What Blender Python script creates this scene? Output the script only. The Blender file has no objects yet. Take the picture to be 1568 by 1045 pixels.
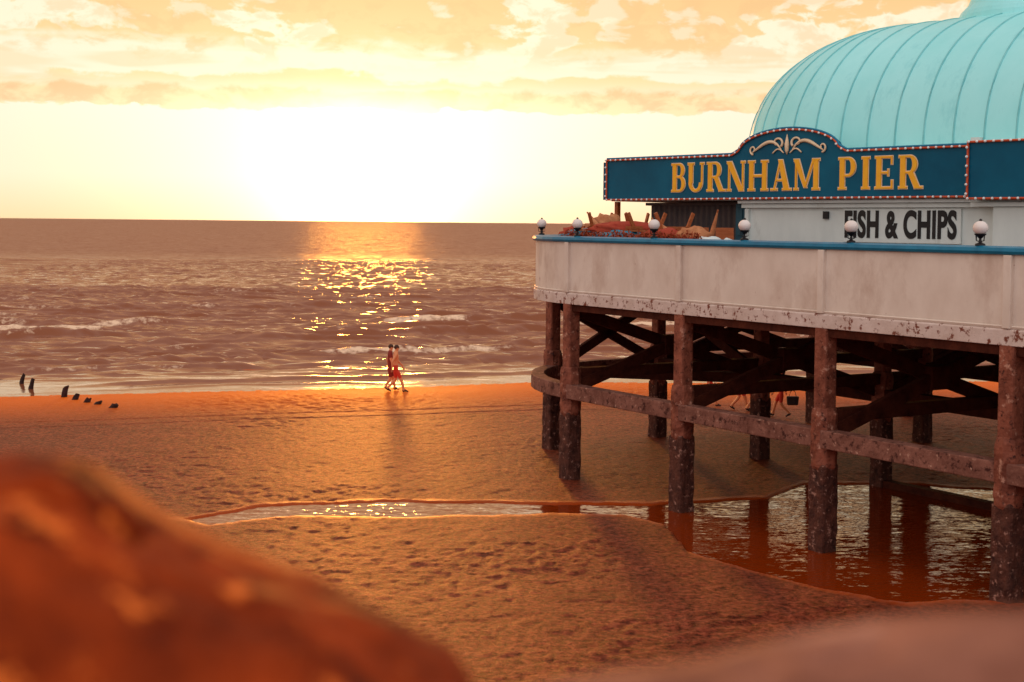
import bpy, bmesh, math, random
import numpy as np
from mathutils import Vector, Matrix
random.seed(7); rng=np.random.RandomState(11)
scene=bpy.context.scene
scene.view_settings.view_transform='Standard'
scene.view_settings.look='None'
scene.view_settings.exposure=0

# ------------------------------------------------------------------ helpers
def link(o,parent=None):
    scene.collection.objects.link(o)
    if parent: o.parent=parent
    return o
def empty(name):
    return link(bpy.data.objects.new(name,None))
def smoothstep(a,b,x):
    t=np.clip((x-a)/(b-a),0,1); return t*t*(3-2*t)
_tab=rng.rand(512,512)
def vnoise(x,y):
    xi=np.floor(x).astype(int); yi=np.floor(y).astype(int)
    fx=x-xi; fy=y-yi; fx=fx*fx*(3-2*fx); fy=fy*fy*(3-2*fy)
    a=_tab[xi%512,yi%512]; b=_tab[(xi+1)%512,yi%512]; c=_tab[xi%512,(yi+1)%512]; d=_tab[(xi+1)%512,(yi+1)%512]
    return (a*(1-fx)+b*fx)*(1-fy)+(c*(1-fx)+d*fx)*fy
def fbm(x,y,o=4):
    s=0;a=.5
    for i in range(o):
        s=s+a*vnoise(x*2**i+17.3*i,y*2**i+9.1*i); a*=.5
    return s
def nd(nt,t,**kw):
    n=nt.nodes.new(t)
    for k,v in kw.items(): setattr(n,k,v)
    return n
def newmat(name):
    m=bpy.data.materials.new(name); m.use_nodes=True
    nt=m.node_tree; b=nt.nodes['Principled BSDF']
    return m,nt,b
def ramp(nt,fac,stops):
    r=nd(nt,'ShaderNodeValToRGB'); e=r.color_ramp.elements
    while len(e)<len(stops): e.new(.5)
    for el,(p,c) in zip(e,stops):
        el.position=p; el.color=(c[0],c[1],c[2],1)
    nt.links.new(fac,r.inputs[0]); return r
def pmat(name,c1,c2,scale=3,rough=.7,bump=.2,bscale=20,spec=.25,patch=None,pth=(.55,.65),pscale=4,detail=4,stretch=(1,1,1),metal=0,patch2=None,p2th=(.6,.7),p2scale=2):
    m,nt,b=newmat(name)
    tc=nd(nt,'ShaderNodeTexCoord'); mp=nd(nt,'ShaderNodeMapping'); mp.inputs['Scale'].default_value=stretch
    nt.links.new(tc.outputs['Object'],mp.inputs[0])
    n=nd(nt,'ShaderNodeTexNoise'); n.inputs['Scale'].default_value=scale; n.inputs['Detail'].default_value=detail
    n.inputs['Roughness'].default_value=.65
    nt.links.new(mp.outputs[0],n.inputs['Vector'])
    r=ramp(nt,n.outputs[0],[(.3,c1),(.7,c2)])
    col=r.outputs[0]
    for pt,th,ps in ((patch,pth,pscale),(patch2,p2th,p2scale)):
        if pt is None: continue
        n2=nd(nt,'ShaderNodeTexNoise'); n2.inputs['Scale'].default_value=ps; n2.inputs['Detail'].default_value=6; n2.inputs['Roughness'].default_value=.7
        nt.links.new(mp.outputs[0],n2.inputs['Vector'])
        r2=ramp(nt,n2.outputs[0],[(th[0],(0,0,0)),(th[1],(1,1,1))])
        mx=nd(nt,'ShaderNodeMix',data_type='RGBA'); nt.links.new(r2.outputs[0],mx.inputs[0])
        nt.links.new(col,mx.inputs[6]); mx.inputs[7].default_value=(*pt,1); col=mx.outputs[2]
    nt.links.new(col,b.inputs['Base Color'])
    b.inputs['Roughness'].default_value=rough; b.inputs['Specular IOR Level'].default_value=spec; b.inputs['Metallic'].default_value=metal
    if bump>0:
        n3=nd(nt,'ShaderNodeTexNoise'); n3.inputs['Scale'].default_value=bscale; n3.inputs['Detail'].default_value=3
        nt.links.new(tc.outputs['Object'],n3.inputs['Vector'])
        bp=nd(nt,'ShaderNodeBump'); bp.inputs['Strength'].default_value=bump; bp.inputs['Distance'].default_value=.03
        nt.links.new(n3.outputs[0],bp.inputs['Height']); nt.links.new(bp.outputs[0],b.inputs['Normal'])
    return m

class MB:
    def __init__(s): s.v=[]; s.f=[]
    def add(s,vs,fs):
        o=len(s.v); s.v+= [tuple(v) for v in vs]; s.f+=[tuple(i+o for i in f) for f in fs]
    def boxf(s,fn,a0,a1,b0,b1,z0,z1):
        vs=[fn(a,b,z) for z in (z0,z1) for a,b in ((a0,b0),(a1,b0),(a1,b1),(a0,b1))]
        s.add(vs,[(3,2,1,0),(4,5,6,7),(0,1,5,4),(1,2,6,5),(2,3,7,6),(3,0,4,7)])
    def beam(s,p,q,w,h):
        p=Vector(p);q=Vector(q); d=(q-p).normalized()
        up=Vector((0,0,1)) if abs(d.z)<.95 else Vector((1,0,0))
        x=d.cross(up).normalized(); y=x.cross(d)
        vs=[]
        for c in (p,q):
            for a,b in ((-1,-1),(1,-1),(1,1),(-1,1)): vs.append(c+x*(a*w/2)+y*(b*h/2))
        s.add(vs,[(3,2,1,0),(4,5,6,7),(0,1,5,4),(1,2,6,5),(2,3,7,6),(3,0,4,7)])
    def tube(s,pts,rad,seg=8,cap=True,frame=None):
        pts=[Vector(p) for p in pts]; n=len(pts); vs=[]
        for i,p in enumerate(pts):
            d=(pts[min(i+1,n-1)]-pts[max(i-1,0)]).normalized()
            up=Vector((0,0,1)) if abs(d.z)<.9 else Vector((1,0,0))
            if frame: up=Vector(frame)
            x=d.cross(up).normalized(); y=x.cross(d)
            r=rad[i] if isinstance(rad,(list,tuple)) else rad
            for k in range(seg):
                a=2*math.pi*k/seg; vs.append(p+x*(r*math.cos(a))+y*(r*math.sin(a)))
        fs=[(i*seg+k,i*seg+(k+1)%seg,(i+1)*seg+(k+1)%seg,(i+1)*seg+k) for i in range(n-1) for k in range(seg)]
        if cap: fs+= [tuple(range(seg))[::-1],tuple((n-1)*seg+k for k in range(seg))]
        s.add(vs,fs)
    def lathe(s,c,prof,seg=24):
        c=Vector(c); vs=[];n=len(prof)
        for r,z in prof:
            for k in range(seg):
                a=2*math.pi*k/seg; vs.append(c+Vector((r*math.cos(a),r*math.sin(a),z)))
        s.add(vs,[(i*seg+k,i*seg+(k+1)%seg,(i+1)*seg+(k+1)%seg,(i+1)*seg+k) for i in range(n-1) for k in range(seg)])
    def sphere(s,c,r,seg=10,rings=6,sc=(1,1,1)):
        c=Vector(c); vs=[]
        for i in range(rings+1):
            t=math.pi*i/rings
            for k in range(seg):
                a=2*math.pi*k/seg; vs.append(c+Vector((r*sc[0]*math.sin(t)*math.cos(a),r*sc[1]*math.sin(t)*math.sin(a),r*sc[2]*math.cos(t))))
        s.add(vs,[(i*seg+k,(i+1)*seg+k,(i+1)*seg+(k+1)%seg,i*seg+(k+1)%seg) for i in range(rings) for k in range(seg)])
    def obj(s,name,mat,parent=None,smooth=False,bevel=0):
        me=bpy.data.meshes.new(name); me.from_pydata(s.v,[],s.f); me.materials.append(mat)
        bm=bmesh.new(); bm.from_mesh(me); bmesh.ops.remove_doubles(bm,verts=bm.verts,dist=1e-5)
        bmesh.ops.recalc_face_normals(bm,faces=bm.faces); bm.to_mesh(me); bm.free()
        if smooth: me.polygons.foreach_set('use_smooth',[True]*len(me.polygons))
        o=link(bpy.data.objects.new(name,me),parent)
        if bevel:
            b=o.modifiers.new('bevel','BEVEL'); b.width=bevel; b.segments=2; b.limit_method='ANGLE'
        return o

def grid_obj(name,xs,ys,zfn,mat):
    X,Y=np.meshgrid(xs,ys); Z,at=zfn(X,Y)
    nx,ny=len(xs),len(ys)
    co=np.stack([X,Y,Z],-1).reshape(-1,3).astype(np.float32)
    i=np.arange((ny-1)*(nx-1)); r=i//(nx-1); c=i%(nx-1); a=r*nx+c
    q=np.stack([a,a+1,a+nx+1,a+nx],-1).astype(np.int32)
    me=bpy.data.meshes.new(name)
    me.vertices.add(len(co)); me.vertices.foreach_set('co',co.ravel())
    me.loops.add(q.size); me.loops.foreach_set('vertex_index',q.ravel())
    me.polygons.add(len(q)); me.polygons.foreach_set('loop_start',np.arange(len(q),dtype=np.int32)*4)
    me.polygons.foreach_set('use_smooth',np.ones(len(q),dtype=bool))
    me.update(calc_edges=True)
    for k,v in at.items():
        A=me.attributes.new(k,'FLOAT','POINT'); A.data.foreach_set('value',v.reshape(-1).astype(np.float32))
    me.materials.append(mat)
    return link(bpy.data.objects.new(name,me))

# ------------------------------------------------------------------ frames
A0=Vector((1.41,35.8,0)); U=Vector((.531,-.848,0)).normalized(); V=Vector((.848,.531,0)).normalized()
def PD(s,w,z): return A0+U*s+V*w+Vector((0,0,z))
B0=Vector((2.644,40,0)); U2=Vector((.6355,-.772,0)).normalized(); V2=Vector((.772,.6355,0)).normalized()
def PB(s,w,z): return B0+U2*s+V2*w+Vector((0,0,z-.08))

# ------------------------------------------------------------------ world / sky
SAZ=math.radians(-5.9); SEL=math.radians(1.3)
S=Vector((math.sin(SAZ)*math.cos(SEL),math.cos(SAZ)*math.cos(SEL),math.sin(SEL)))
w=bpy.data.worlds.new("World"); scene.world=w; w.use_nodes=True; nt=w.node_tree
nt.nodes.clear(); L=nt.links.new
out=nd(nt,'ShaderNodeOutputWorld'); add=nd(nt,'ShaderNodeAddShader')
sky=nd(nt,'ShaderNodeTexSky',sky_type='NISHITA'); sky.sun_disc=False; sky.sun_elevation=SEL; sky.sun_rotation=SAZ
sky.dust_density=2
bg1=nd(nt,'ShaderNodeBackground'); L(sky.outputs[0],bg1.inputs[0]); bg1.inputs[1].default_value=.012
bg2=nd(nt,'ShaderNodeBackground')
L(bg1.outputs[0],add.inputs[0]); L(bg2.outputs[0],add.inputs[1]); L(add.outputs[0],out.inputs[0])
tc=nd(nt,'ShaderNodeTexCoord'); sep=nd(nt,'ShaderNodeSeparateXYZ'); L(tc.outputs['Generated'],sep.inputs[0])
def mth(op,a,b=None,c=None,clamp=False):
    n=nd(nt,'ShaderNodeMath',operation=op); n.use_clamp=clamp
    for i,x in enumerate((a,b,c)):
        if x is None: continue
        if isinstance(x,(int,float)): n.inputs[i].default_value=x
        else: L(x,n.inputs[i])
    return n.outputs[0]
def mixc(f,a,b,mode='MIX'):
    n=nd(nt,'ShaderNodeMix',data_type='RGBA',blend_type=mode); n.clamp_result=False
    for i,x in ((0,f),(6,a),(7,b)):
        if isinstance(x,(int,float)): n.inputs[i].default_value=x
        elif isinstance(x,tuple): n.inputs[i].default_value=(*x,1)
        else: L(x,n.inputs[i])
    return n.outputs[2]
def mrange(x,a,b,c=0,d=1):
    n=nd(nt,'ShaderNodeMapRange',interpolation_type='SMOOTHSTEP'); L(x,n.inputs[0])
    for i,v in enumerate((a,b,c,d)): n.inputs[i+1].default_value=v
    return n.outputs[0]
z=sep.outputs[2]
base=ramp(nt,z,[(0,(1.0,.75,.42)),(.03,(1.0,.87,.64)),(.08,(1.0,.90,.72)),(.10,(.98,.74,.40)),(.15,(.96,.62,.29)),(.22,(.96,.56,.28)),(.38,(.84,.43,.24)),(.8,(.58,.60,.66))]).outputs[0]
def cloud(scale,loc,sc,detail=5,rgh=.6,dist=0.3):
    mp=nd(nt,'ShaderNodeMapping'); mp.inputs['Scale'].default_value=sc; mp.inputs['Location'].default_value=loc
    L(tc.outputs['Generated'],mp.inputs[0])
    n=nd(nt,'ShaderNodeTexNoise'); n.inputs['Scale'].default_value=scale; n.inputs['Detail'].default_value=detail; n.inputs['Roughness'].default_value=rgh
    n.inputs['Distortion'].default_value=dist
    L(mp.outputs[0],n.inputs['Vector']); return n.outputs[0]
c1=cloud(13,(3.1,0,.4),(1,1,2.4),detail=3); c2=cloud(5,(1,4,2),(1,1,9),detail=3)
c3=cloud(34,(0,2,5),(1,1,1.8),detail=5)
zz=mth('ADD',z,mth('MULTIPLY',mth('SUBTRACT',c2,.5),.035))
zz=mth('ADD',zz,mth('MULTIPLY',mth('SUBTRACT',c3,.5),.022))
lay=mth('MULTIPLY',mrange(zz,.096,.100),mrange(zz,.126,.112))
col=mixc(mth('MULTIPLY',lay,.9),base,(1.0,.93,.72))
puff=mth('MULTIPLY',mrange(mth('ADD',mth('MULTIPLY',c1,.75),mth('MULTIPLY',c3,.5)),.615,.67),mth('MULTIPLY',mrange(z,.10,.118),mrange(z,.26,.16)))
col=mixc(mth('MULTIPLY',puff,.95),col,(1.02,.93,.70))
shade=mth('MULTIPLY',mrange(c3,.46,.58),mth('MULTIPLY',mrange(z,.10,.12),.42))
col=mixc(shade,col,(.86,.54,.26))
zb=mth('ADD',z,mth('MULTIPLY',mth('SUBTRACT',c2,.5),.010))
zb=mth('ADD',zb,mth('MULTIPLY',mth('SUBTRACT',c3,.5),.016))
band=mth('MULTIPLY',mrange(zb,.0770,.0785),mrange(zb,.0925,.0880))
bandc=mixc(mrange(c3,.40,.60),(.82,.53,.27),(1.0,.76,.42))
col=mixc(mth('MULTIPLY',band,.85),col,bandc)
streak=mth('MULTIPLY',mrange(c2,.52,.60),mth('MULTIPLY',mrange(z,.125,.11),mrange(z,.088,.095)))
col=mixc(mth('MULTIPLY',streak,.5),col,(.93,.68,.40))
dot=nd(nt,'ShaderNodeVectorMath',operation='DOT_PRODUCT'); L(tc.outputs['Generated'],dot.inputs[0]); dot.inputs[1].default_value=S
d=mth('MAXIMUM',dot.outputs['Value'],0)
strip=mrange(zb,.100,.074,.22,1)
g1=mth('MULTIPLY',mth('POWER',d,95),strip); g2=mth('MULTIPLY',mth('POWER',d,700),strip)
col=mixc(g1,col,(1.2,.62,.40),'ADD')
col=mixc(g2,col,(6.0,2.7,.8),'ADD')
cool=mrange(sep.outputs[1],.3,-.5)
col=mixc(cool,col,(.98,.95,.98))
below=mrange(z,0,-.02)
col=mixc(below,col,(.25,.12,.06))
L(col,bg2.inputs[0]); bg2.inputs[1].default_value=1.0

sl=bpy.data.lights.new('sun','SUN'); sl.energy=1.2; sl.angle=math.radians(4.5); sl.color=(1,.34,.05)
so=link(bpy.data.objects.new('sun',sl)); so.rotation_euler=Vector((S.x,S.y,math.sin(math.radians(3.0)))).to_track_quat('Z','Y').to_euler(); so.location=(-5,50,30)

# ------------------------------------------------------------------ camera
cam=bpy.data.cameras.new('camera'); co=link(bpy.data.objects.new('camera',cam)); scene.camera=co
cam.lens=50; cam.sensor_width=36; cam.clip_start=.05; cam.clip_end=80000
P=math.radians(2.4); f=2178
cam.shift_y=-(181-f*math.tan(P))/1568
co.matrix_world=Matrix.Translation((0,0,6.5))@Matrix.Rotation(math.pi/2-P,4,'X')@Matrix.Rotation(math.radians(.556),4,'Z')
cam.dof.use_dof=True; cam.dof.focus_distance=36; cam.dof.aperture_fstop=2.3

# ------------------------------------------------------------------ sand + pool
shx=[-400,-60,-18.8,-4.8,1.2,18.5,80,400]; shy=[30,42,52.2,56.6,58.9,60.5,66,80]
tx=[-30,-9,-7.0,-5.66,-2.77,.24,3.26,4.19,6.13,7.37,10.1,12.6,24,30]; ty=[30,30.2,30.6,32.1,32.8,32.75,32.8,33.1,33.7,35.6,35.7,34.9,32,30]
bx=[-30,-9,-6.9,-6.4,-4.74,-2.05,.67,2.54,3.38,3.55,4.45,5.7,6.87,8.35,8.9,14,24,30]; by=[32,31,30.5,30.1,30.9,31.0,31.5,31.5,30.5,28,26.5,25.0,24.3,24.4,24.4,22,20,30]
def shore(X,Y): return Y-np.interp(X,shx,shy)-.9*(fbm(X*.12+5,Y*0+3,3)-.45)*2
def sandz(X,Y):
    n=(fbm(X*.35,Y*.35,3)-.45)
    wob=(fbm(X*.9+40,Y*.9+10,3)-.45)*.9+(fbm(X*3.1+4,Y*3.1+1,2)-.37)*.25
    m=np.minimum(np.interp(X,tx,ty)-Y,Y-np.interp(X,bx,by))+wob*.6
    m=np.where((X<-8.5)|(X>29),-1,m)
    near=smoothstep(-1.6,-.1,m)
    rel=smoothstep(.25,.75,fbm(X*6.5,Y*4.2,3))
    rel2=fbm(X*13+3,Y*10+8,2)
    foot=smoothstep(.68,.84,vnoise(X*4.4+77,Y*3.2+9))
    act=.35+.70*smoothstep(.35,.6,fbm(X*.22+9,Y*.22,2))
    rip=np.sin((Y*1.0+.35*X+2.2*fbm(X*.5,Y*.5,3))*2*np.pi/.28)*smoothstep(27,23,Y)
    Z=.025*n+.035+(.020*rel+.018*rel2-.018-.018*foot+.005*rip)*act*(1-.4*near)
    d=shore(X,Y)
    Z-= .016*np.exp(-((d+9.5+.3*np.sin(X*.3))/.12)**2)+.016*np.exp(-((d+8.2+.3*np.sin(X*.3))/.12)**2)
    k=smoothstep(.2,-3.5,d)
    Z=Z*k+(1-k)*(.008*rel-.01)
    Z=Z-.22*smoothstep(-.05,.55,m)
    Z=Z-np.minimum(np.clip(d+4,0,None)*.015,4)
    shore_glow=smoothstep(-11,-.5,d)  # mask for the low sun's orange sheen, painted into the sand near the shore
    wet_rim_glow=smoothstep(-.35,-.05,m)  # pool edge: damp (smoother), and an orange glow painted into its colour
    return Z,{'shore_glow':shore_glow,'wet_rim_glow':wet_rim_glow}
def expo(a,b,n): return np.geomspace(a,b,n)
xs=np.concatenate([-expo(21,40000,40)[::-1],np.arange(-20.5,27,.075),expo(27.5,40000,40)])
ys=np.concatenate([-expo(30,40000,10)[::-1],np.linspace(-20,17,20),np.arange(18,62,.08),expo(62.5,40000,40)])
sandm,nt2,b=newmat('wet_sand')
def sandmat():
    nt=nt2; L=nt.links.new
    tc=nd(nt,'ShaderNodeTexCoord')
    n=nd(nt,'ShaderNodeTexNoise'); n.inputs['Scale'].default_value=.5; n.inputs['Detail'].default_value=5; n.inputs['Roughness'].default_value=.7
    L(tc.outputs['Object'],n.inputs['Vector'])
    r=ramp(nt,n.outputs[0],[(.3,(.155,.026,.011)),(.7,(.27,.052,.022))])
    n2=nd(nt,'ShaderNodeTexNoise'); n2.inputs['Scale'].default_value=8.5; n2.inputs['Detail'].default_value=5; n2.inputs['Roughness'].default_value=.85
    L(tc.outputs['Object'],n2.inputs['Vector'])
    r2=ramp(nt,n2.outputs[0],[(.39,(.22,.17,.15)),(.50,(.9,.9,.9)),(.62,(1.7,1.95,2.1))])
    mx=nd(nt,'ShaderNodeMix',data_type='RGBA',blend_type='MULTIPLY'); mx.inputs[0].default_value=1
    L(r.outputs[0],mx.inputs[6]); L(r2.outputs[0],mx.inputs[7])
    col=mx.outputs[2]
    for an,cc in (('shore_glow',(.80,.135,.002)),('wet_rim_glow',(.42,.055,.006))):  # orange reflected light put into base colour at shoreline and pool edge
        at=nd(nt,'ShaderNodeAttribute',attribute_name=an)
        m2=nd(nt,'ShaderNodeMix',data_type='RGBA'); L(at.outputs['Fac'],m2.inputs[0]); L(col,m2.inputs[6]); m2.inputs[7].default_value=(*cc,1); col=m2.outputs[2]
    L(col,b.inputs['Base Color'])
    at=nd(nt,'ShaderNodeAttribute',attribute_name='wet_rim_glow')
    mr=nd(nt,'ShaderNodeMapRange'); L(at.outputs['Fac'],mr.inputs[0]); mr.inputs[3].default_value=.56; mr.inputs[4].default_value=.38
    L(mr.outputs[0],b.inputs['Roughness']); b.inputs['Specular IOR Level'].default_value=.13
    b.inputs['Specular Tint'].default_value=(1,.30,.04,1)
    bp=nd(nt,'ShaderNodeBump'); bp.inputs['Distance'].default_value=.055; bp.inputs['Strength'].default_value=.75
    L(n2.outputs[0],bp.inputs['Height']); L(bp.outputs[0],b.inputs['Normal'])
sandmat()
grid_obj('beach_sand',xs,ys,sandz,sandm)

def watermat(name,base,rough,layers,foam=False,kattr=None,tint=(1,1,1),bias=.5):
    m,nt,b=newmat(name); L=nt.links.new
    b.inputs['Base Color'].default_value=(*base,1); b.inputs['Roughness'].default_value=rough; b.inputs['IOR'].default_value=1.34
    b.inputs['Specular Tint'].default_value=(*tint,1)
    tc=nd(nt,'ShaderNodeTexCoord'); acc=None
    for k,(sc,kx,ky) in enumerate(layers):
        mp=nd(nt,'ShaderNodeMapping'); mp.inputs['Scale'].default_value=(*sc,1); mp.inputs['Rotation'].default_value=(0,0,math.radians(-17+12*k))
        L(tc.outputs['Object'],mp.inputs[0])
        n=nd(nt,'ShaderNodeTexNoise'); n.inputs['Scale'].default_value=1; n.inputs['Detail'].default_value=3; n.inputs['Roughness'].default_value=.6
        L(mp.outputs[0],n.inputs['Vector'])
        s_=nd(nt,'ShaderNodeVectorMath',operation='SUBTRACT'); L(n.outputs['Color'],s_.inputs[0]); s_.inputs[1].default_value=(.5,bias,.5)
        q=nd(nt,'ShaderNodeVectorMath',operation='MULTIPLY'); L(s_.outputs[0],q.inputs[0]); q.inputs[1].default_value=(kx,ky,0)
        if acc is None: acc=q.outputs[0]
        else:
            ad=nd(nt,'ShaderNodeVectorMath',operation='ADD'); L(acc,ad.inputs[0]); L(q.outputs[0],ad.inputs[1]); acc=ad.outputs[0]
    if kattr:
        at=nd(nt,'ShaderNodeAttribute',attribute_name=kattr)
        sc_=nd(nt,'ShaderNodeVectorMath',operation='SCALE'); L(acc,sc_.inputs[0]); L(at.outputs['Fac'],sc_.inputs[3]); acc=sc_.outputs[0]
    ge=nd(nt,'ShaderNodeNewGeometry')
    ad=nd(nt,'ShaderNodeVectorMath',operation='ADD'); L(ge.outputs['Normal'],ad.inputs[0]); L(acc,ad.inputs[1])
    no=nd(nt,'ShaderNodeVectorMath',operation='NORMALIZE'); L(ad.outputs[0],no.inputs[0]); L(no.outputs[0],b.inputs['Normal'])
    if foam:
        at=nd(nt,'ShaderNodeAttribute',attribute_name='foam')
        n=nd(nt,'ShaderNodeTexNoise'); n.inputs['Scale'].default_value=2.2; n.inputs['Detail'].default_value=5; n.inputs['Roughness'].default_value=.7; L(tc.outputs['Object'],n.inputs['Vector'])
        a=nd(nt,'ShaderNodeMath',operation='ADD'); L(at.outputs['Fac'],a.inputs[0]); L(n.outputs[0],a.inputs[1])
        dv=nd(nt,'ShaderNodeMath',operation='MULTIPLY'); L(a.outputs[0],dv.inputs[0]); dv.inputs[1].default_value=.5
        r=ramp(nt,dv.outputs[0],[(.48,(0,0,0)),(.60,(1,1,1))])
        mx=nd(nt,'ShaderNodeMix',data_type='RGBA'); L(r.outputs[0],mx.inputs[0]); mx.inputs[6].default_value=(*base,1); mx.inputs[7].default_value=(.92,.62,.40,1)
        L(mx.outputs[2],b.inputs['Base Color'])
        # open sea: unresolved ripples make the surface rougher with distance from the shore
        a2=nd(nt,'ShaderNodeAttribute',attribute_name='chop')
        m4=nd(nt,'ShaderNodeMapRange'); L(a2.outputs['Fac'],m4.inputs[0]); m4.inputs[1].default_value=1.0; m4.inputs[2].default_value=2.3; m4.inputs[3].default_value=rough; m4.inputs[4].default_value=.36
        m3=nd(nt,'ShaderNodeMapRange'); L(r.outputs[0],m3.inputs[0]); L(m4.outputs[0],m3.inputs[3]); m3.inputs[4].default_value=.6
        L(m3.outputs[0],b.inputs['Roughness'])
    return m
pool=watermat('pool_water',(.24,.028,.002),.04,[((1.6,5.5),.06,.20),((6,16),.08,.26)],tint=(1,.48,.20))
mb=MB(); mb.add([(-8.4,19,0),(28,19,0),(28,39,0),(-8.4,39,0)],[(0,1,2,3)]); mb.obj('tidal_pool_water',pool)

# ------------------------------------------------------------------ sea
brk=[(1.0,.05,.35),(3.4,.14,.45),(6.4,.20,.5),(9.5,.25,.55),(12.8,.28,.6),(16.2,.31,.65),(20,.34,.7),(24,.36,.75),(28.5,.38,.8),(33,.42,.9),(38.5,.45,1.0),(46,.38,1.1),(55,.34,1.3),(67,.30,1.5),(82,.28,1.8)]
def seaz(X,Y):
    d=shore(X,Y)
    warp=(fbm(X*.035+2,Y*.05,3)-.45)*8
    dd=d+warp*smoothstep(0,12,d)
    fade=smoothstep(.3,14,d); far=1-smoothstep(140,260,d)
    Z=np.zeros_like(X); foam=np.zeros_like(X)
    for i,(o,a,wd) in enumerate(brk):
        am=smoothstep(.22,.55,fbm(X*.09+i*13.7,Y*0+i*3.1,3))*a
        t=(dd-o-2.0*(vnoise(X*.11+i*9,Y*0+i)-.5)-.9*(vnoise(X*.45+i*5,Y*0+i)-.5)-.35*(vnoise(X*1.6+i*5,Y*0+i)-.5))/wd
        prof=np.where(t<0,np.exp(-(t*1.9)**2),np.exp(-(t*.75)**2))
        Z+=am*prof
        brkn=smoothstep(.38,.62,fbm(X*.16+i*4.3,Y*0+i*1.7,3))
        fm=np.exp(-((t+.25)*1.3)**2)*smoothstep(.3,.7,am/a)
        foam=np.maximum(foam,fm*(.32+.38*brkn if i in(2,5,9,10) else .28+.24*brkn))
        foam=np.maximum(foam,.40*smoothstep(.45,.6,fbm(X*.2+i*7,Y*1.1,3))*np.exp(-((t+2.0)*.7)**2)*smoothstep(.3,.7,am/a))
    for lam,a,ph in ((7.3,.075,0),(4.1,.07,2),(2.3,.052,4),(13,.10,1)):
        wx=(fbm(X*.5/lam+ph,Y*1.4/lam+ph,3)-.45)*lam*3.2
        s_=np.sin(2*np.pi*(dd+wx+.12*X)/lam)
        Z+=a*(1-2*np.abs(s_)**.8)*fade*far*(.4+fbm(X*.3/lam+4,Y*.6/lam,2)*1.2)
    Z+=(fbm(X*.8,Y*2.0,4)-.45)*.16*fade*far
    J=np.log(np.maximum(Y,100)/100)/.0065
    far2=smoothstep(120,240,d)
    Z+=far2*np.minimum(Y,9000)*.00055*(vnoise(J*.45,X/(Y*.012+.01)+J*.13)+.6*vnoise(J*.9+50,X/(Y*.005+.01))-.8)
    edge=np.exp(-((d-.3)/.3)**2); foam=np.maximum(foam,edge*.5)
    Z=Z*smoothstep(0,2,d)-.06
    Z=np.where(d<-1.0,-.6,Z)
    chop=.26+.84*smoothstep(8,80,d)+1.3*smoothstep(90,280,d)
    return Z,{'foam':foam,'chop':chop}
sx=np.concatenate([-expo(64,40000,110)[::-1],np.arange(-63,72,.42),expo(73,40000,110)])
sy=np.concatenate([np.arange(36,140,.15),np.arange(140,230,.55),expo(231,9000,560),expo(9200,40000,20)])
seam=watermat('sea_water',(.27,.082,.034),.10,[((.35,.9),.16,.28),((1.2,3.4),.22,.38),((4,9),.18,.28)],foam=True,kattr='chop',tint=(1,.80,.60),bias=.57)
grid_obj('sea',sx,sy,seaz,seam)

# ------------------------------------------------------------------ materials
cream=pmat('cream_paint',(.71,.56,.45),(.84,.70,.58),scale=1.2,rough=.55,bump=.08,bscale=8,patch=(.36,.13,.07),pth=(.68,.72),pscale=5,patch2=(.62,.46,.36),p2th=(.52,.68),p2scale=.8,stretch=(1,1,.6))
creamr=pmat('rusty_cream_paint',(.58,.42,.34),(.76,.60,.52),scale=2,rough=.6,bump=.25,bscale=20,patch=(.20,.05,.025),pth=(.55,.61),pscale=7)
bluerail=pmat('blue_rail_paint',(.005,.14,.25),(.012,.21,.34),scale=3,rough=.35,bump=.05)
conc=pmat('stained_concrete',(.12,.026,.013),(.37,.11,.06),scale=3,rough=.75,bump=.8,bscale=14,patch=(.56,.27,.18),pth=(.58,.68),pscale=5,patch2=(.05,.012,.008),p2th=(.56,.65),p2scale=8)
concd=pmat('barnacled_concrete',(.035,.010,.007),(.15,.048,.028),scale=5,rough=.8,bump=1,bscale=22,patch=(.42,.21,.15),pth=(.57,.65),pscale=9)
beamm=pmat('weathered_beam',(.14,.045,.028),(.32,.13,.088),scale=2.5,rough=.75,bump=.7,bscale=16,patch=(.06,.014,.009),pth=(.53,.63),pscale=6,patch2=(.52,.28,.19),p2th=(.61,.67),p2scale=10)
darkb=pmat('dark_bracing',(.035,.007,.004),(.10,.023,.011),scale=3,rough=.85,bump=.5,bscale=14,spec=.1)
decku=pmat('deck_concrete',(.06,.025,.02),(.11,.05,.04),scale=2,rough=.8)
teal=pmat('dome_teal_paint',(.34,.84,.82),(.44,.92,.90),scale=.7,rough=.45,bump=.05,bscale=2,patch=(.27,.74,.74),pth=(.55,.75),pscale=1.4,stretch=(1,1,.4),spec=.2)
teald=pmat('dome_seam_paint',(.16,.52,.52),(.26,.66,.65),scale=2,rough=.45,bump=0)
signb=pmat('sign_blue_paint',(.001,.075,.135),(.003,.115,.19),scale=.8,rough=.3,bump=.02,spec=.12)
yel=pmat('sign_yellow_paint',(.95,.42,.02),(1.0,.50,.04),scale=4,rough=.4,bump=0,spec=.15)
cre=pmat('sign_cream_outline',(.85,.60,.36),(.9,.68,.44),scale=4,rough=.4,bump=0)
redt=pmat('red_trim_paint',(.60,.07,.02),(.72,.12,.04),scale=6,rough=.5,bump=0)
bulb=pmat('bulb_glass',(.85,.8,.75),(.9,.86,.82),scale=6,rough=.1,bump=0,spec=.7)
whitew=pmat('white_wall_paint',(.62,.66,.62),(.74,.78,.73),scale=1.2,rough=.6,bump=.1,bscale=6,patch=(.50,.52,.47),pth=(.6,.75),pscale=1.5,stretch=(1,1,.4))
cabin=pmat('corrugated_steel',(.06,.045,.045),(.12,.08,.07),scale=2,rough=.5,bump=.1)
doorm=pmat('door_blue_paint',(.015,.07,.10),(.03,.10,.14),scale=2,rough=.5,bump=.05)
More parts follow.
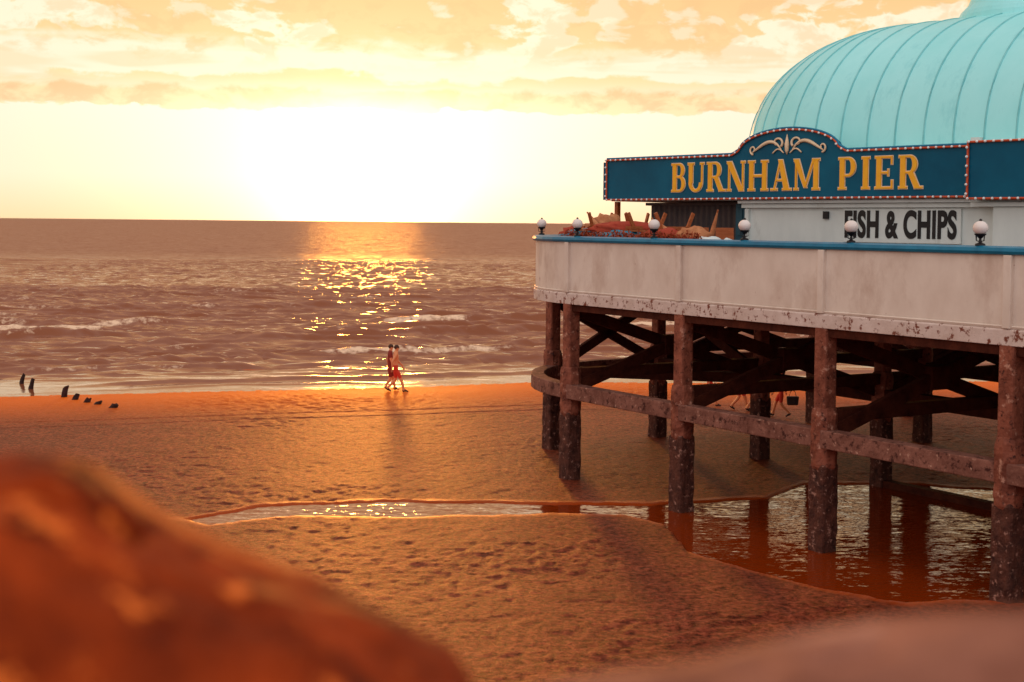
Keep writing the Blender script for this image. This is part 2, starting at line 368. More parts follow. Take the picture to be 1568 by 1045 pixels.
blackp=pmat('black_paint',(.008,.008,.01),(.02,.015,.015),scale=5,rough=.4,bump=0)
glassw=pmat('opal_glass',(.82,.68,.60),(.88,.76,.68),scale=3,rough=.15,bump=0,spec=.5)
woodo=pmat('varnished_wood',(.30,.07,.018),(.45,.13,.04),scale=3,rough=.5,bump=.3,stretch=(1,1,6))
woodr=pmat('red_cushion_fabric',(.34,.035,.018),(.45,.07,.03),scale=5,rough=.8)
tarp=pmat('blue_tarpaulin',(.01,.16,.25),(.04,.25,.33),scale=2,rough=.45,bump=.6,bscale=6)
bagm=pmat('orange_canvas',(.40,.13,.05),(.62,.26,.11),scale=4,rough=.8,bump=.4)
leafm=pmat('flower_foliage',(.50,.04,.012),(.14,.06,.015),scale=30,rough=.7,bump=0)

# ------------------------------------------------------------------ pier structure
pier=empty('pier')
W=19.5; SEND=24
def ringpath(off=0,n=12):
    pts=[(SEND,-off)]
    for s_ in np.arange(22.4,0,-2.24): pts.append((s_,-off))
    for i in range(n+1):
        a=math.pi/2*i/n; pts.append((-(5.0+off)*math.sin(a),4.9-(4.9+off)*math.cos(a)))
    return pts+[(s_,W-w_) for s_,w_ in pts[::-1]]
def sweep(mb,prof):
    paths=[ringpath(o) for o,z_ in prof]; n=len(paths[0]); k=len(prof)
    vs=[PD(*paths[j][i],prof[j][1]) for i in range(n) for j in range(k)]
    fs=[(i*k+j,i*k+(j+1)%k,(i+1)*k+(j+1)%k,(i+1)*k+j) for i in range(n-1) for j in range(k)]
    fs+=[tuple(range(k))[::-1],tuple((n-1)*k+j for j in range(k))]
    mb.add(vs,fs)
mb=MB(); sweep(mb,[(0,4.72),(0,6.03),(-.14,6.03),(-.14,4.72)]); mb.obj('parapet_wall',cream,pier)
mb=MB(); sweep(mb,[(.05,4.47),(.05,4.735),(.02,4.76),(-.25,4.76),(-.25,4.47)]); mb.obj('parapet_base_band',creamr,pier,bevel=.01)
mb=MB(); sweep(mb,[(.075,6.045),(.10,6.09),(.08,6.15),(.0,6.18),(-.12,6.18),(-.2,6.13),(-.2,6.032),(.05,6.032)]); mb.obj('cap_rail',bluerail,pier)
mb=MB()
for s_ in (0,4.48,8.96,13.44,17.92,22.4):
    mb.boxf(PD,s_-.085,s_+.085,-.075,.02,4.765,6.028)
a=math.radians(45); c=PD(0,4.9,0)
dirv=(-U*math.sin(a)-V*math.cos(a)).normalized(); side=Vector((-dirv.y,dirv.x,0)); p=c+dirv*4.96
fn=lambda x,y,z_: p+side*x+dirv*y+Vector((0,0,z_))
mb.boxf(fn,-.085,.085,-.04,.06,4.765,6.028)
mb.obj('parapet_pilasters',cream,pier,bevel=.012)
mb=MB(); sweep(mb,[(.02,4.765),(.035,4.80),(.012,4.82),(.012,4.765)]); mb.obj('parapet_ledge',cream,pier)
path=ringpath(-.26); n=len(path)
mb=MB(); vs=[PD(*p,5.25) for p in path]+[PD(*p,4.62) for p in path]
mb.add(vs,[tuple(range(n)),tuple(range(n,2*n))[::-1]]+[(i,(i+1)%n,n+(i+1)%n,n+i) for i in range(n)]); mb.obj('deck_slab',decku,pier)
rows=[0.12,6.5,13,W-.12]; cols=[0,4.48,8.96,13.44,17.92,22.4]
posts=[(s_,w_) for s_ in cols for w_ in rows]+[(-4.6,6.5),(-4.6,13),(-4.25,2.4),(-4.25,W-2.4)]
up=MB(); lo=MB(); col_=MB()
for s_,w_ in posts:
    h=.165
    up.boxf(PD,s_-h,s_+h,w_-h,w_+h,2.6,4.62)
    l=.215
    lo.boxf(PD,s_-l,s_+l,w_-l,w_+l,-1.2,1.75)
    prof=[(.20,1.6),(.255,1.7),(.27,1.95),(.265,2.4),(.27,2.75),(.24,2.86),(.16,2.9)]
    col_.lathe(PD(s_,w_,0),prof,8)
up.obj('posts_upper',conc,pier,bevel=.045)
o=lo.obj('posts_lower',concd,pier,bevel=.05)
o2=col_.obj('post_collars',conc,pier)
tx_=bpy.data.textures.new('encrust','CLOUDS'); tx_.noise_scale=.16
for ob,lv,st in ((o,4,.08),(o2,2,.05)):
    sub=ob.modifiers.new('sub','SUBSURF'); sub.subdivision_type='SIMPLE'; sub.levels=lv; sub.render_levels=lv
    dm=ob.modifiers.new('rough','DISPLACE'); dm.texture=tx_; dm.strength=st; dm.mid_level=.5; dm.texture_coords='GLOBAL'
mb=MB()
sweep(mb,[(.10,2.09),(.10,2.45),(-.26,2.45),(-.26,2.09)]); mb.obj('ring_beam',beamm,pier,bevel=.02)
mb=MB()
for w_ in rows[1:3]: mb.boxf(PD,-4.6,SEND,w_-.16,w_+.16,2.11,2.44)
for s_ in cols+[-4.6]: 
    a,b_=(0.3,W-.3) if s_>-1 else (6.5,13)
    mb.boxf(PD,s_-.13,s_+.13,a,b_,2.57,2.84)
for w_ in (rows[1],rows[2]): mb.boxf(PD,4.48,SEND,w_-.15,w_+.15,-.05,.17)
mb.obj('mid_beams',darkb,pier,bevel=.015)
mb=MB()
for w_ in rows: mb.boxf(PD,-4.4 if w_ in (6.5,13) else 0.,SEND-.1,w_-.15 if w_ in(6.5,13) else w_-.1,w_+.15 if w_ in (6.5,13) else w_+.1,4.30,4.63)
for s_ in cols+[-4.6]:
    a,b_=(0.1,W-.1) if s_>-1 else (5.,14.5)
    mb.boxf(PD,s_-.13,s_+.13,a,b_,4.20,4.61)
for s_ in np.arange(-3.4,23.5,1.12): mb.boxf(PD,s_-.05,s_+.05,1.5,W-1.5,4.40,4.60)
mb.obj('deck_girders',darkb,pier)
mb=MB()
for s_ in cols:
    for i in range(3):
        a,b_=rows[i],rows[i+1]
        mb.beam(PD(s_-.09,a,4.35),PD(s_-.09,b_,2.35),.14,.30)
        mb.beam(PD(s_+.09,a,2.35),PD(s_+.09,b_,4.35),.14,.30)
        mb.boxf(PD,s_-.2,s_+.2,(a+b_)/2-.32,(a+b_)/2+.32,3.08,3.58)
mb.beam(PD(-4.25,2.4,2.3),PD(-4.6,6.5,4.3),.14,.28); mb.beam(PD(-4.25,2.4,4.3),PD(-4.6,6.5,2.3),.14,.26)
mb.beam(PD(-4.6,6.5,2.3),PD(-4.55,13,4.3),.14,.28); mb.beam(PD(-4.6,6.5,4.3),PD(-4.6,13,2.3),.14,.26)
for w_ in (6.5,13): mb.beam(PD(-4.6,w_+.1,4.3),PD(0,w_+.1,2.3),.13,.26)
mb.beam(PD(-4.25,2.4,2.27),PD(0,6.5,2.27),.26,.28)
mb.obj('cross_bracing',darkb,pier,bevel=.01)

# ------------------------------------------------------------------ globe lamps
def lamp(s_,w_):
    o=empty('globe_lamp'); c=PD(s_,w_,0)
    m1=MB(); m1.lathe(c,[(0,6.18),(.09,6.18),(.085,6.21),(.03,6.235),(.022,6.30),(.05,6.33),(.10,6.37),(.105,6.39),(0,6.39)],16); m1.obj('stem',blackp,o)
    m1=MB()
    for k in range(4):
        a=k*math.pi/2+.4; m1.tube([c+Vector((.03*math.cos(a),.03*math.sin(a),6.25)),c+Vector((.09*math.cos(a),.09*math.sin(a),6.27)),c+Vector((.10*math.cos(a),.10*math.sin(a),6.36))],.008,5)
    m1.obj('brackets',blackp,o)
    m1=MB(); m1.sphere(c+Vector((0,0,6.49)),.135,20,12,(1,1,.92)); m1.obj('globe',glassw,o,smooth=True)
    m1=MB(); m1.lathe(c,[(.0,6.62),(.03,6.615),(.025,6.64),(0,6.655)],10); m1.obj('finial',blackp,o)
for s_ in (.3,3.42,6.55,9.65,12.75,15.9,19): lamp(s_,.06)
lamp(-3.4,1.42)

# ------------------------------------------------------------------ pavilion
pav=empty('pier_pavilion')
SL=19.0
mb=MB(); mb.boxf(PB,4.85,SL,.32,13,5.25,7.2); mb.obj('walls',whitew,pav,bevel=.01)
mb=MB(); mb.boxf(PB,0.02,SL,.16,13,7.21,8.30); mb.obj('roof_block',whitew,pav)
mb=MB(); mb.boxf(PB,4.8,12.0,.20,.315,7.02,7.12); mb.boxf(PB,4.75,SL,.10,.20,7.13,7.2); mb.boxf(PB,4.87,4.99,.25,.315,5.25,7.0)
mb.boxf(PB,12.0,12.12,.20,.315,5.25,7.0); mb.boxf(PB,11.62,SL,-.1,.19,7.03,7.12)
mb.boxf(PB,12.12,SL,-.02,.30,5.25,7.02)
mb.obj('wall_trim',whitew,pav)
mb=MB(); mb.boxf(PB,7.35,7.5,.25,.31,6.75,6.93); mb.obj('vent_box',blackp,pav)
cab=empty('storage_cabin')
mb=MB(); nseg=70; vs=[]
for i in range(nseg+1):
    s_=.75+(4.25-.75)*i/nseg; off=.05 if i%4 in (0,1) else 0
    vs+= [PB(s_,1.0+off,5.25),PB(s_,1.0+off,7.1)]
mb.add(vs,[(2*i,2*i+2,2*i+3,2*i+1) for i in range(nseg)])
mb.boxf(PB,.7,4.27,1.06,4,5.25,7.1); mb.obj('corrugated_walls',cabin,cab)
mb=MB(); mb.boxf(PB,.6,4.3,.93,4.05,7.1,7.18); mb.obj('cabin_roof',cabin,cab)
mb=MB(); mb.boxf(PB,4.30,4.83,.55,.62,5.25,7.12); mb.obj('door',doorm,pav)
mb=MB()
for a in (4.36,4.62):
    for z0 in (5.4,6.3): mb.boxf(PB,a,a+.18,.53,.545,z0,z0+.7)
mb.obj('door_panels',doorm,pav,bevel=.01)
mb=MB(); mb.boxf(PB,.05,.17,.25,.37,5.25,7.2); mb.boxf(PB,.05,.17,3.9,4.02,5.25,7.2); mb.obj('corner_post',woodo,pav)
R=5.15; HD=3.66; WC=6.5; S1=6.3; S2=12.6; ZB=8.42
def domept(t,phi):
    c=math.cos(phi)**.86 if phi<math.pi/2-1e-6 else 0; zz_=ZB+HD*math.sin(phi)**.94 if phi>0 else ZB
    straight=S2-S1; arc=math.pi*R
    tot=2*straight+2*arc; t=t%tot
    if t<straight: return PB(S2-t,WC-R*c,zz_)
    t-=straight
    if t<arc:
        a=t/R; return PB(S1-R*math.sin(a)*c,WC-R*math.cos(a)*c,zz_)
    t-=arc
    if t<straight: return PB(S1+t,WC+R*c,zz_)
    t-=straight; a=t/R
    return PB(S2+R*math.sin(a)*c,WC+R*math.cos(a)*c,zz_)
TOT=2*(S2-S1)+2*math.pi*R
NP=20; NT=160
mb=MB(); vs=[domept(TOT*i/NT,math.pi/2*j/NP) for i in range(NT) for j in range(NP+1)]
mb.add(vs,[(i*(NP+1)+j,((i+1)%NT)*(NP+1)+j,((i+1)%NT)*(NP+1)+j+1,i*(NP+1)+j+1) for i in range(NT) for j in range(NP)])
mb.obj('dome_roof',teal,pav,smooth=True)
mb=MB(); nr=round(TOT/.80)
for i in range(nr):
    pts=[domept(TOT*i/nr,math.pi/2*j/24) for j in range(24)]
    mb.tube(pts,.026,6,cap=False)
mb.obj('dome_seams',teald,pav,smooth=True)
def ovalband(mb,off,z0,z1):
    n=96; vs=[]
    for i in range(n):
        p=domept(TOT*i/n,0); q=PB(min(max((p-B0).dot(U2),S1),S2),WC,0); d_=(Vector((p.x,p.y,0))-Vector((q.x,q.y,0))).normalized(); p=Vector((p.x,p.y,-.08))
        vs+=[p+Vector((0,0,z0))+d_*off,p+Vector((0,0,z1))+d_*off,p+Vector((0,0,z1))-d_*.3]
    mb.add(vs,[(3*i,3*((i+1)%n),3*((i+1)%n)+1,3*i+1) for i in range(n)]+[(3*i+1,3*((i+1)%n)+1,3*((i+1)%n)+2,3*i+2) for i in range(n)])
mb=MB(); ovalband(mb,.10,8.30,8.44); ovalband(mb,.16,8.36,8.42); mb.obj('dome_cornice',whitew,pav)
mb=MB(); c=PB(9.2,WC,0); zt=ZB+HD
mb.lathe(c,[(2.0,zt-.55),(1.95,zt-.05),(1.9,zt+.06),(1.72,zt+.25),(1.62,zt+.5),(1.6,zt+1.6),(1.75,zt+1.7),(1.75,zt+1.8),(1.4,zt+2.3),(.8,zt+2.8),(.1,zt+3.0),(0.05,zt+3.6),(0,zt+3.7)],40); mb.obj('cupola',teal,pav)
mb=MB(); mb.boxf(PB,10.75,10.97,1.2,1.4,8.3,8.62)
mb.tube([PB(9.5,.95,8.36),PB(11.4,.95,8.36)],.03,6); mb.obj('roof_vent',whitew,pav)

# ------------------------------------------------------------------ the big sign
sign=empty('illuminated_pier_sign')
def archz(s_):
    c,hw,hh=6.44,1.83,.58
    x=abs(s_-c)
    if x>hw: return 8.35
    if x>hw-.28:
        t=(hw-x)/.28; return 8.35+.10*t*t*(3-2*t)
    r=(hw-.28); return 8.45+(hh-.10)*math.sqrt(max(0,1-(x/r)**2))**1.1
ss=[0,1,2,3,4,4.5]+list(np.linspace(4.6,8.3,60))+[8.5,9,10,11,11.6]
mb=MB(); vs=[]
for s_ in ss: vs+=[PB(s_,0,7.25),PB(s_,0,archz(s_)),PB(s_,.15,7.25),PB(s_,.15,archz(s_))]
n=len(ss)
fs=[]
for i in range(n-1):
    a=4*i;b_=4*(i+1); fs+=[(a,b_,b_+1,a+1),(a+2,a+3,b_+3,b_+2),(a+1,b_+1,b_+3,a+3),(a,a+2,b_+2,b_)]
fs+=[(0,1,3,2),(4*(n-1),4*(n-1)+2,4*(n-1)+3,4*(n-1)+1)]
mb.add(vs,fs); mb.boxf(PB,11.64,SL,-.28,.15,7.2,8.42)
mb.boxf(PB,-.16,-.003,.0,3.9,7.25,8.30)
mb.obj('sign_board',signb,sign)
edge=[(s_,archz(s_)) for s_ in ss]
mb=MB()
mb.tube([PB(s_,-.03,z_) for s_,z_ in edge],.024,6); mb.tube([PB(0,-.03,7.25),PB(11.6,-.03,7.25)],.024,6)
mb.tube([PB(0,-.03,7.25),PB(0,-.03,8.35)],.024,6)
mb.tube([PB(11.64,-.31,7.2),PB(SL,-.31,7.2)],.026,6); mb.tube([PB(11.64,-.31,8.42),PB(SL,-.31,8.42)],.026,6); mb.tube([PB(11.66,-.31,7.2),PB(11.66,-.31,8.42)],.026,6)
mb.obj('red_trim',redt,sign)
mb=MB(); mb.tube([PB(s_,-.01,z_+.045) for s_,z_ in edge],.03,6); mb.obj('edge_moulding',bluerail,sign)
def resample(pts,step):
    out=[];acc=0;prev=pts[0];out.append(prev)
    for q in pts[1:]:
        d_=math.dist(prev,q)
        while acc+d_>=step:
            t=(step-acc)/d_; prev=tuple(prev[k]+(q[k]-prev[k])*t for k in range(2)); out.append(prev); d_=math.dist(prev,q); acc=0
        acc+=d_; prev=q
    return out
mb=MB()
for s_,z_ in resample(edge,.2)+resample([(0.05,7.25),(11.55,7.25)],.2)+resample([(0,7.35),(0,8.3)],.2): mb.sphere(PB(s_,-.072,z_),.030,8,6)
for s_,z_ in resample([(11.7,7.2),(18,7.2)],.2)+resample([(11.7,8.42),(18,8.42)],.2)+resample([(11.66,7.3),(11.66,8.4)],.2): mb.sphere(PB(s_,-.355,z_),.032,8,6)
mb.obj('light_bulbs',bulb,sign,smooth=True)
T=.19; t_=.07; sh=.07; ov=.06
def rect(x0,y0,x1,y1): return ('q',[(x0,y0),(x1,y0),(x1,y1),(x0,y1)])
def quad(*p): return ('d',list(p))
def arc(cx,cy,ro,ry,ri,ryi,a0,a1): return ('a',(cx,cy,ro,ry,ri,ryi,a0,a1))
def stem(x,w_=T,y0=0,y1=1,top=True,bot=True):
    l=[rect(x,y0,x+w_,y1)]
    if bot: l.append(rect(x-ov,0,x+w_+ov,sh))
    if top: l.append(rect(x-ov,1-sh,x+w_+ov,1))
    return l
G={}
G['B']=(.76,stem(.08)+[rect(.26,1-t_,.40,1),rect(.26,.49,.43,.49+t_),rect(.26,0,.40,t_),arc(.40,.745,.25,.255,.09,.185,-90,90),arc(.41,.28,.28,.28,.11,.21,-90,90)])
G['R']=(.85,stem(.08)+[rect(.26,1-t_,.42,1),rect(.26,.45,.42,.45+t_),arc(.41,.725,.27,.275,.10,.205,-90,90),quad((.36,.47),(.54,.50),(.80,0),(.60,0)),rect(.58,0,.88,sh)])
G['P']=(.75,stem(.08)+[rect(.26,1-t_,.42,1),rect(.26,.40,.42,.40+t_),arc(.41,.70,.28,.30,.10,.23,-90,90)])
G['U']=(.88,stem(.08,T,.3,1,True,False)+stem(.66,.075,.3,1,True,False)+[arc(.407,.32,.328,.33,.165,.235,180,360)])
G['N']=(.96,stem(.13,.075)+stem(.745,.075,0,1,True,False)+[quad((.06,1),(.28,1),(.82,0),(.62,0))])
G['H']=(.95,stem(.08)+stem(.64)+[rect(.26,.46,.66,.535)])
G['A']=(.90,[quad((.14,0),(.21,0),(.47,.98),(.40,.98)),quad((.34,1),(.52,1),(.82,0),(.60,0)),rect(.24,.30,.66,.37),rect(.03,0,.32,sh),rect(.52,0,.90,sh)])
G['M']=(1.18,stem(.13,.075)+stem(.87,T)+[quad((.06,1),(.28,1),(.62,.08),(.50,.08)),quad((.50,.08),(.58,.08),(.93,1),(.84,1))])
G['I']=(.38,stem(.09))
G['E']=(.74,stem(.08)+[rect(.26,1-t_,.66,1),rect(.26,.46,.52,.53),rect(.26,0,.66,t_),rect(.61,.74,.67,1),rect(.62,0,.69,.27),rect(.49,.39,.54,.60)])
def glyph(mb,ch,s0,z0,H,grow,depth):
    wd,ps=G[ch]; g=grow/H
    for k,(kind,d_) in enumerate(ps):
        dz=depth+.0012*k
        if kind in 'qd':
            cx=sum(p[0] for p in d_)/4; cy=sum(p[1] for p in d_)/4
            if kind=='q': pp=[(x+(g if x>cx else -g),y+(g if y>cy else -g)) for x,y in d_]
            else: pp=[(x+(1.25*g if i in (1,2) else -1.25*g) ,y+(g if y>cy else -g)) for i,(x,y) in enumerate(d_)]
            fr=[PB(s0+x*H,-dz,z0+y*H) for x,y in pp]; bk=[PB(s0+x*H,-.003,z0+y*H) for x,y in pp]
            mb.add(fr+bk,[(0,1,2,3),(7,6,5,4)]+[(i,(i+1)%4,4+(i+1)%4,4+i) for i in range(4)])
        else:
            cx,cy,ro,ry,ri,ryi,a0,a1=d_; n_=14; vs=[]
            for i in range(n_+1):
                a=math.radians(a0+(a1-a0)*i/n_)
                for dd_ in (-dz,-.003):
                    for rx_,ry_ in ((ro+g,ry+g),(ri-g,ryi-g)):
                        vs.append(PB(s0+(cx+rx_*math.cos(a))*H,dd_,z0+(cy+ry_*math.sin(a))*H))
            fs=[]
            for i in range(n_):
                a=4*i;b_=4*(i+1); fs+=[(a,b_,b_+1,a+1),(a,a+2,b_+2,b_),(a+1,b_+1,b_+3,a+3)]
            fs+=[(0,1,3,2),(4*n_,4*n_+2,4*n_+3,4*n_+1)]
            mb.add(vs,fs)
    return wd
ml=MB(); mo=MB()
def word(txt,sa,sb,z0,H):
    tot=sum(G[c][0] for c in txt)*H; gap=(sb-sa-tot)/(len(txt)-1); x=sa
    for c in txt:
        glyph(mo,c,x,z0,H,.014,.012); w_=glyph(ml,c,x,z0,H,-.006,.035); x+=w_*H+gap
word('BURNHAM',2.5,7.50,7.44,.76); word('PIER',7.98,10.32,7.44,.76)
mo.obj('letter_outlines',cre,sign); ml.obj('letters_burnham_pier',yel,sign)
mb=MB()
def scroll(sgn):
    c=6.44
    def q(x,z_): return PB(c+sgn*x,-.03,z_)
    fr=(V2.x,V2.y,0)
    pts=[];rad=[]
    for i in range(40):
        t=i/39; pts.append(q(.16+.95*t,8.40+.28*math.sin(math.pi*(t**.8))*(1-t*.3))); rad.append(.012+.035*math.sin(math.pi*t)**.8)
    mb.tube(pts,rad,6,frame=fr)
    pts=[];rad=[]
    for i in range(30):
        t=i/29; a=-math.pi*.5+ t*math.pi*1.7; r=.12*(1-.75*t); pts.append(q(1.08+r*math.cos(a),8.47+r*math.sin(a))); rad.append(.028*(1-t*.3))
    mb.tube(pts,rad,6,frame=fr)
    pts=[];rad=[]
    for i in range(30):
        t=i/29; a=math.pi*(1.25)-t*math.pi*1.9; r=.17*(1-.65*t); pts.append(q(.30+r*math.cos(a),8.62+r*.8*math.sin(a))); rad.append(.034*(1-t*.5))
    mb.tube(pts,rad,6,frame=fr)
    mb.tube([q(.10+.35*t,8.36+.10*math.sin(math.pi*t)) for t in np.linspace(0,1,12)],.02,6,frame=fr)
scroll(1);scroll(-1)
mb.tube([PB(6.44,-.03,8.32),PB(6.44,-.03,8.42),PB(6.44,-.03,8.58),PB(6.44,-.03,8.82)],[.01,.05,.06,.006],8,frame=(1,0,0))
mb.obj('scroll_ornament',cre,sign,smooth=True)

fs_=empty('fish_and_chips_sign')
mb=MB(); mb.boxf(PB,7.95,11.15,.27,.312,6.2,7.0); mb.obj('board',whitew,fs_,bevel=.006)
cu=bpy.data.curves.new('lettering','FONT'); cu.body='FISH & CHIPS'; cu.size=1; cu.extrude=.01; cu.offset=.036; cu.space_character=1.07
tmp=bpy.data.objects.new('tmp',cu); scene.collection.objects.link(tmp)
dg=bpy.context.evaluated_depsgraph_get(); me=bpy.data.meshes.new_from_object(tmp.evaluated_get(dg)); bpy.data.objects.remove(tmp)
c_=np.array([v.co[:] for v in me.vertices]); x0,x1=c_[:,0].min(),c_[:,0].max(); y0,y1=c_[:,1].min(),c_[:,1].max()
for v in me.vertices:
    X=(v.co.x-x0)/(x1-x0); Y=(v.co.y-y0)/(y1-y0); Zd=v.co.z
    v.co=PB(8.0+X*3.05,.262-Zd*.8,6.30+Y*.66)
me.materials.clear(); me.materials.append(blackp)
link(bpy.data.objects.new('lettering',me),fs_)

# ------------------------------------------------------------------ terrace clutter
def picnic(loc,ang,flip=False):
    o=empty('picnic_table')
    M=Matrix.Translation(loc)@Matrix.Rotation(ang,4,'Z')
    if flip: M=M@Matrix.Translation((0,0,.76))@Matrix.Rotation(math.pi,4,'X')
    fn=lambda x,y,z_: M@Vector((x,y,z_))
    m_=MB()
    for i in range(5): m_.boxf(fn,-.8,.8,-.36+.15*i,-.22+.15*i,.72,.76)
    m_.obj('top_boards',woodo,o)
    m_=MB()
    for y in (-.72,.58): m_.boxf(fn,-.8,.8,y,y+.13,.43,.47)
    m_.obj('seats',woodo,o)
    m_=MB()
    for x in (-.55,.55):
        m_.beam(fn(x,-.6,0),fn(x,-.25,.72),.05,.09); m_.beam(fn(x,.6,0),fn(x,.25,.72),.05,.09)
        m_.beam(fn(x+.05,-.7,.38),fn(x+.05,.7,.38),.04,.09); m_.beam(fn(x+.05,-.34,.68),fn(x+.05,.34,.68),.04,.07)
    m_.obj('legs',woodo,o)
picnic(PD(-.6,2.0,5.25),-.7); picnic(PD(-.6,2.0,6.02),-.6,flip=True)
picnic(PD(1.4,1.8,5.25),-1.0); picnic(PD(1.3,1.9,6.02),-1.0,flip=True)
picnic(PD(3.0,1.4,5.25),-.9); picnic(PD(-2.3,2.6,5.25),-.2)
def parasol(p,q):
    o=empty('folded_parasol'); p=Vector(p);q=Vector(q)
    m_=MB(); m_.tube([p,q],.022,8); m_.obj('pole',woodo,o)
    m_=MB(); a=p.lerp(q,.35); b_=p.lerp(q,.97); pts=[a.lerp(b_,t) for t in np.linspace(0,1,9)]
    m_.tube(pts,[.03,.06,.07,.065,.06,.05,.04,.03,.02],9); m_.obj('furled_canopy',bagm,o)
parasol(PD(3.4,1.2,5.9),PD(1.2,1.7,6.65)); parasol(PD(2.9,2.0,5.5),PD(3.5,1.9,6.85)); parasol(PD(.2,1.2,6.0),PD(-1.9,1.9,6.8))
def lump(name,c,r,mat,seed):
    m_=MB(); m_.sphere((0,0,0),1,24,14); r_=random.Random(seed); ph=[r_.uniform(0,6) for _ in range(6)]
    vs=[]
    for v in m_.v:
        x,y,z_=v; k=1+.13*math.sin(5*x+ph[0])*math.cos(6*y+ph[1])+.10*math.sin(9*z_+7*x+ph[2])+.05*math.sin(17*y+ph[3])
        vs.append((c[0]+x*k*r[0],c[1]+y*k*r[1],c[2]+max(z_,-.6)*k*r[2]))
    m_.v=vs; return m_.obj(name,mat,None,smooth=True)
lump('tarpaulin_cover',PD(.9,1.0,6.05),(.8,.5,.28),tarp,2)
lump('tarpaulin_cover',PD(-1.2,1.3,6.05),(.6,.5,.30),tarp,12)
lump('canvas_heap',PD(-1.4,2.2,6.42),(.4,.35,.34),bagm,3)
lump('canvas_heap',PD(-2.2,2.4,6.2),(.4,.35,.32),bagm,13)
lump('canvas_heap',PD(3.0,1.6,6.2),(.4,.35,.25),bagm,23)
lump('rolled_awning',PD(.4,1.5,6.36),(.9,.28,.20),woodr,4)
lump('cushion_stack',PD(-2.9,2.1,6.12),(.35,.35,.28),woodr,5)
lump('cushion_stack',PD(2.2,1.3,6.15),(.5,.3,.24),woodr,15)
lump('white_sack',PD(4.0,1.2,6.02),(.33,.3,.2),whitew,6)
lump('white_sack',PD(4.6,1.3,6.0),(.28,.3,.18),whitew,8)
def chairs(c):
    o=empty('stacked_chairs'); m_=MB()
    for k in range(4):
        z0=k*.11; fn=lambda x,y,z_: Vector(c)+Vector((x,y+k*.03,z_+z0))
        m_.boxf(fn,-.22,.22,-.2,.22,.42,.45); m_.boxf(fn,-.22,.22,.2,.23,.45,.85)
        for x in (-.2,.2):
            for y in (-.18,.2): m_.beam(fn(x,y,0),fn(x,y,.42),.03,.03)
    m_.obj('chairs',woodo,o)
chairs(PD(3.0,2.6,5.25)); chairs(PD(.3,3.0,5.25)); chairs(PD(-3.3,2.7,5.25)); chairs(PD(1.7,2.9,5.25))
def planter(s0,s1,w_):
    o=empty('flower_planter'); m_=MB(); m_.boxf(PD,s0,s1,w_,w_+.28,5.85,6.14); m_.obj('trough',woodo,o)
    m_=MB()
    for i in range(int((s1-s0)*300)):
        s_=random.uniform(s0,s1); ww=w_+random.uniform(-.03,.31); z_=6.14+abs(random.gauss(0,.085)); p=PD(s_,ww,z_)
        a=Vector((random.gauss(0,1),random.gauss(0,1),random.gauss(0,1))).normalized()*.035; b_=Vector((random.gauss(0,1),random.gauss(0,1),random.gauss(0,1))).normalized()*.03
        m_.add([p-a,p+b_,p+a,p-b_],[(0,1,2,3)])
    m_.obj('flowers',leafm,o)
for s0 in (-1.1,0,1.2,2.4,3.6): planter(s0,s0+1.05,.25 if s0>-.5 else .5)

# ------------------------------------------------------------------ stumps on the beach
stumpm=pmat('rotten_wood',(.02,.008,.006),(.06,.025,.02),scale=6,rough=.85,bump=1,stretch=(1,1,.2))
for x,y,h,r in ((-19.5,56.4,.30,.08),(-18.5,54.5,.33,.09),(-16.4,51.9,.36,.11),(-15.7,50.9,.20,.12),(-15,50,.19,.12),(-14.5,49.5,.13,.14),(-13.7,48.6,.15,.15)):
    m_=MB(); n_=9; vs=[]
    lev=[-.4,0,.4*h,.8*h,h]
    for j,zl in enumerate(lev):
        for k in range(n_):
            a=2*math.pi*k/n_; rr=r*(1.15-.1*j)*random.uniform(.85,1.15); vs.append((x+rr*math.cos(a)+.03*j,y+rr*math.sin(a),zl+(random.uniform(-.06,.04) if j==4 else 0)))
    fs=[(i*n_+k,i*n_+(k+1)%n_,(i+1)*n_+(k+1)%n_,(i+1)*n_+k) for i in range(4) for k in range(n_)]+[tuple(4*n_+k for k in range(n_))]
    m_.add(vs,fs); m_.obj('wooden_stump',stumpm)

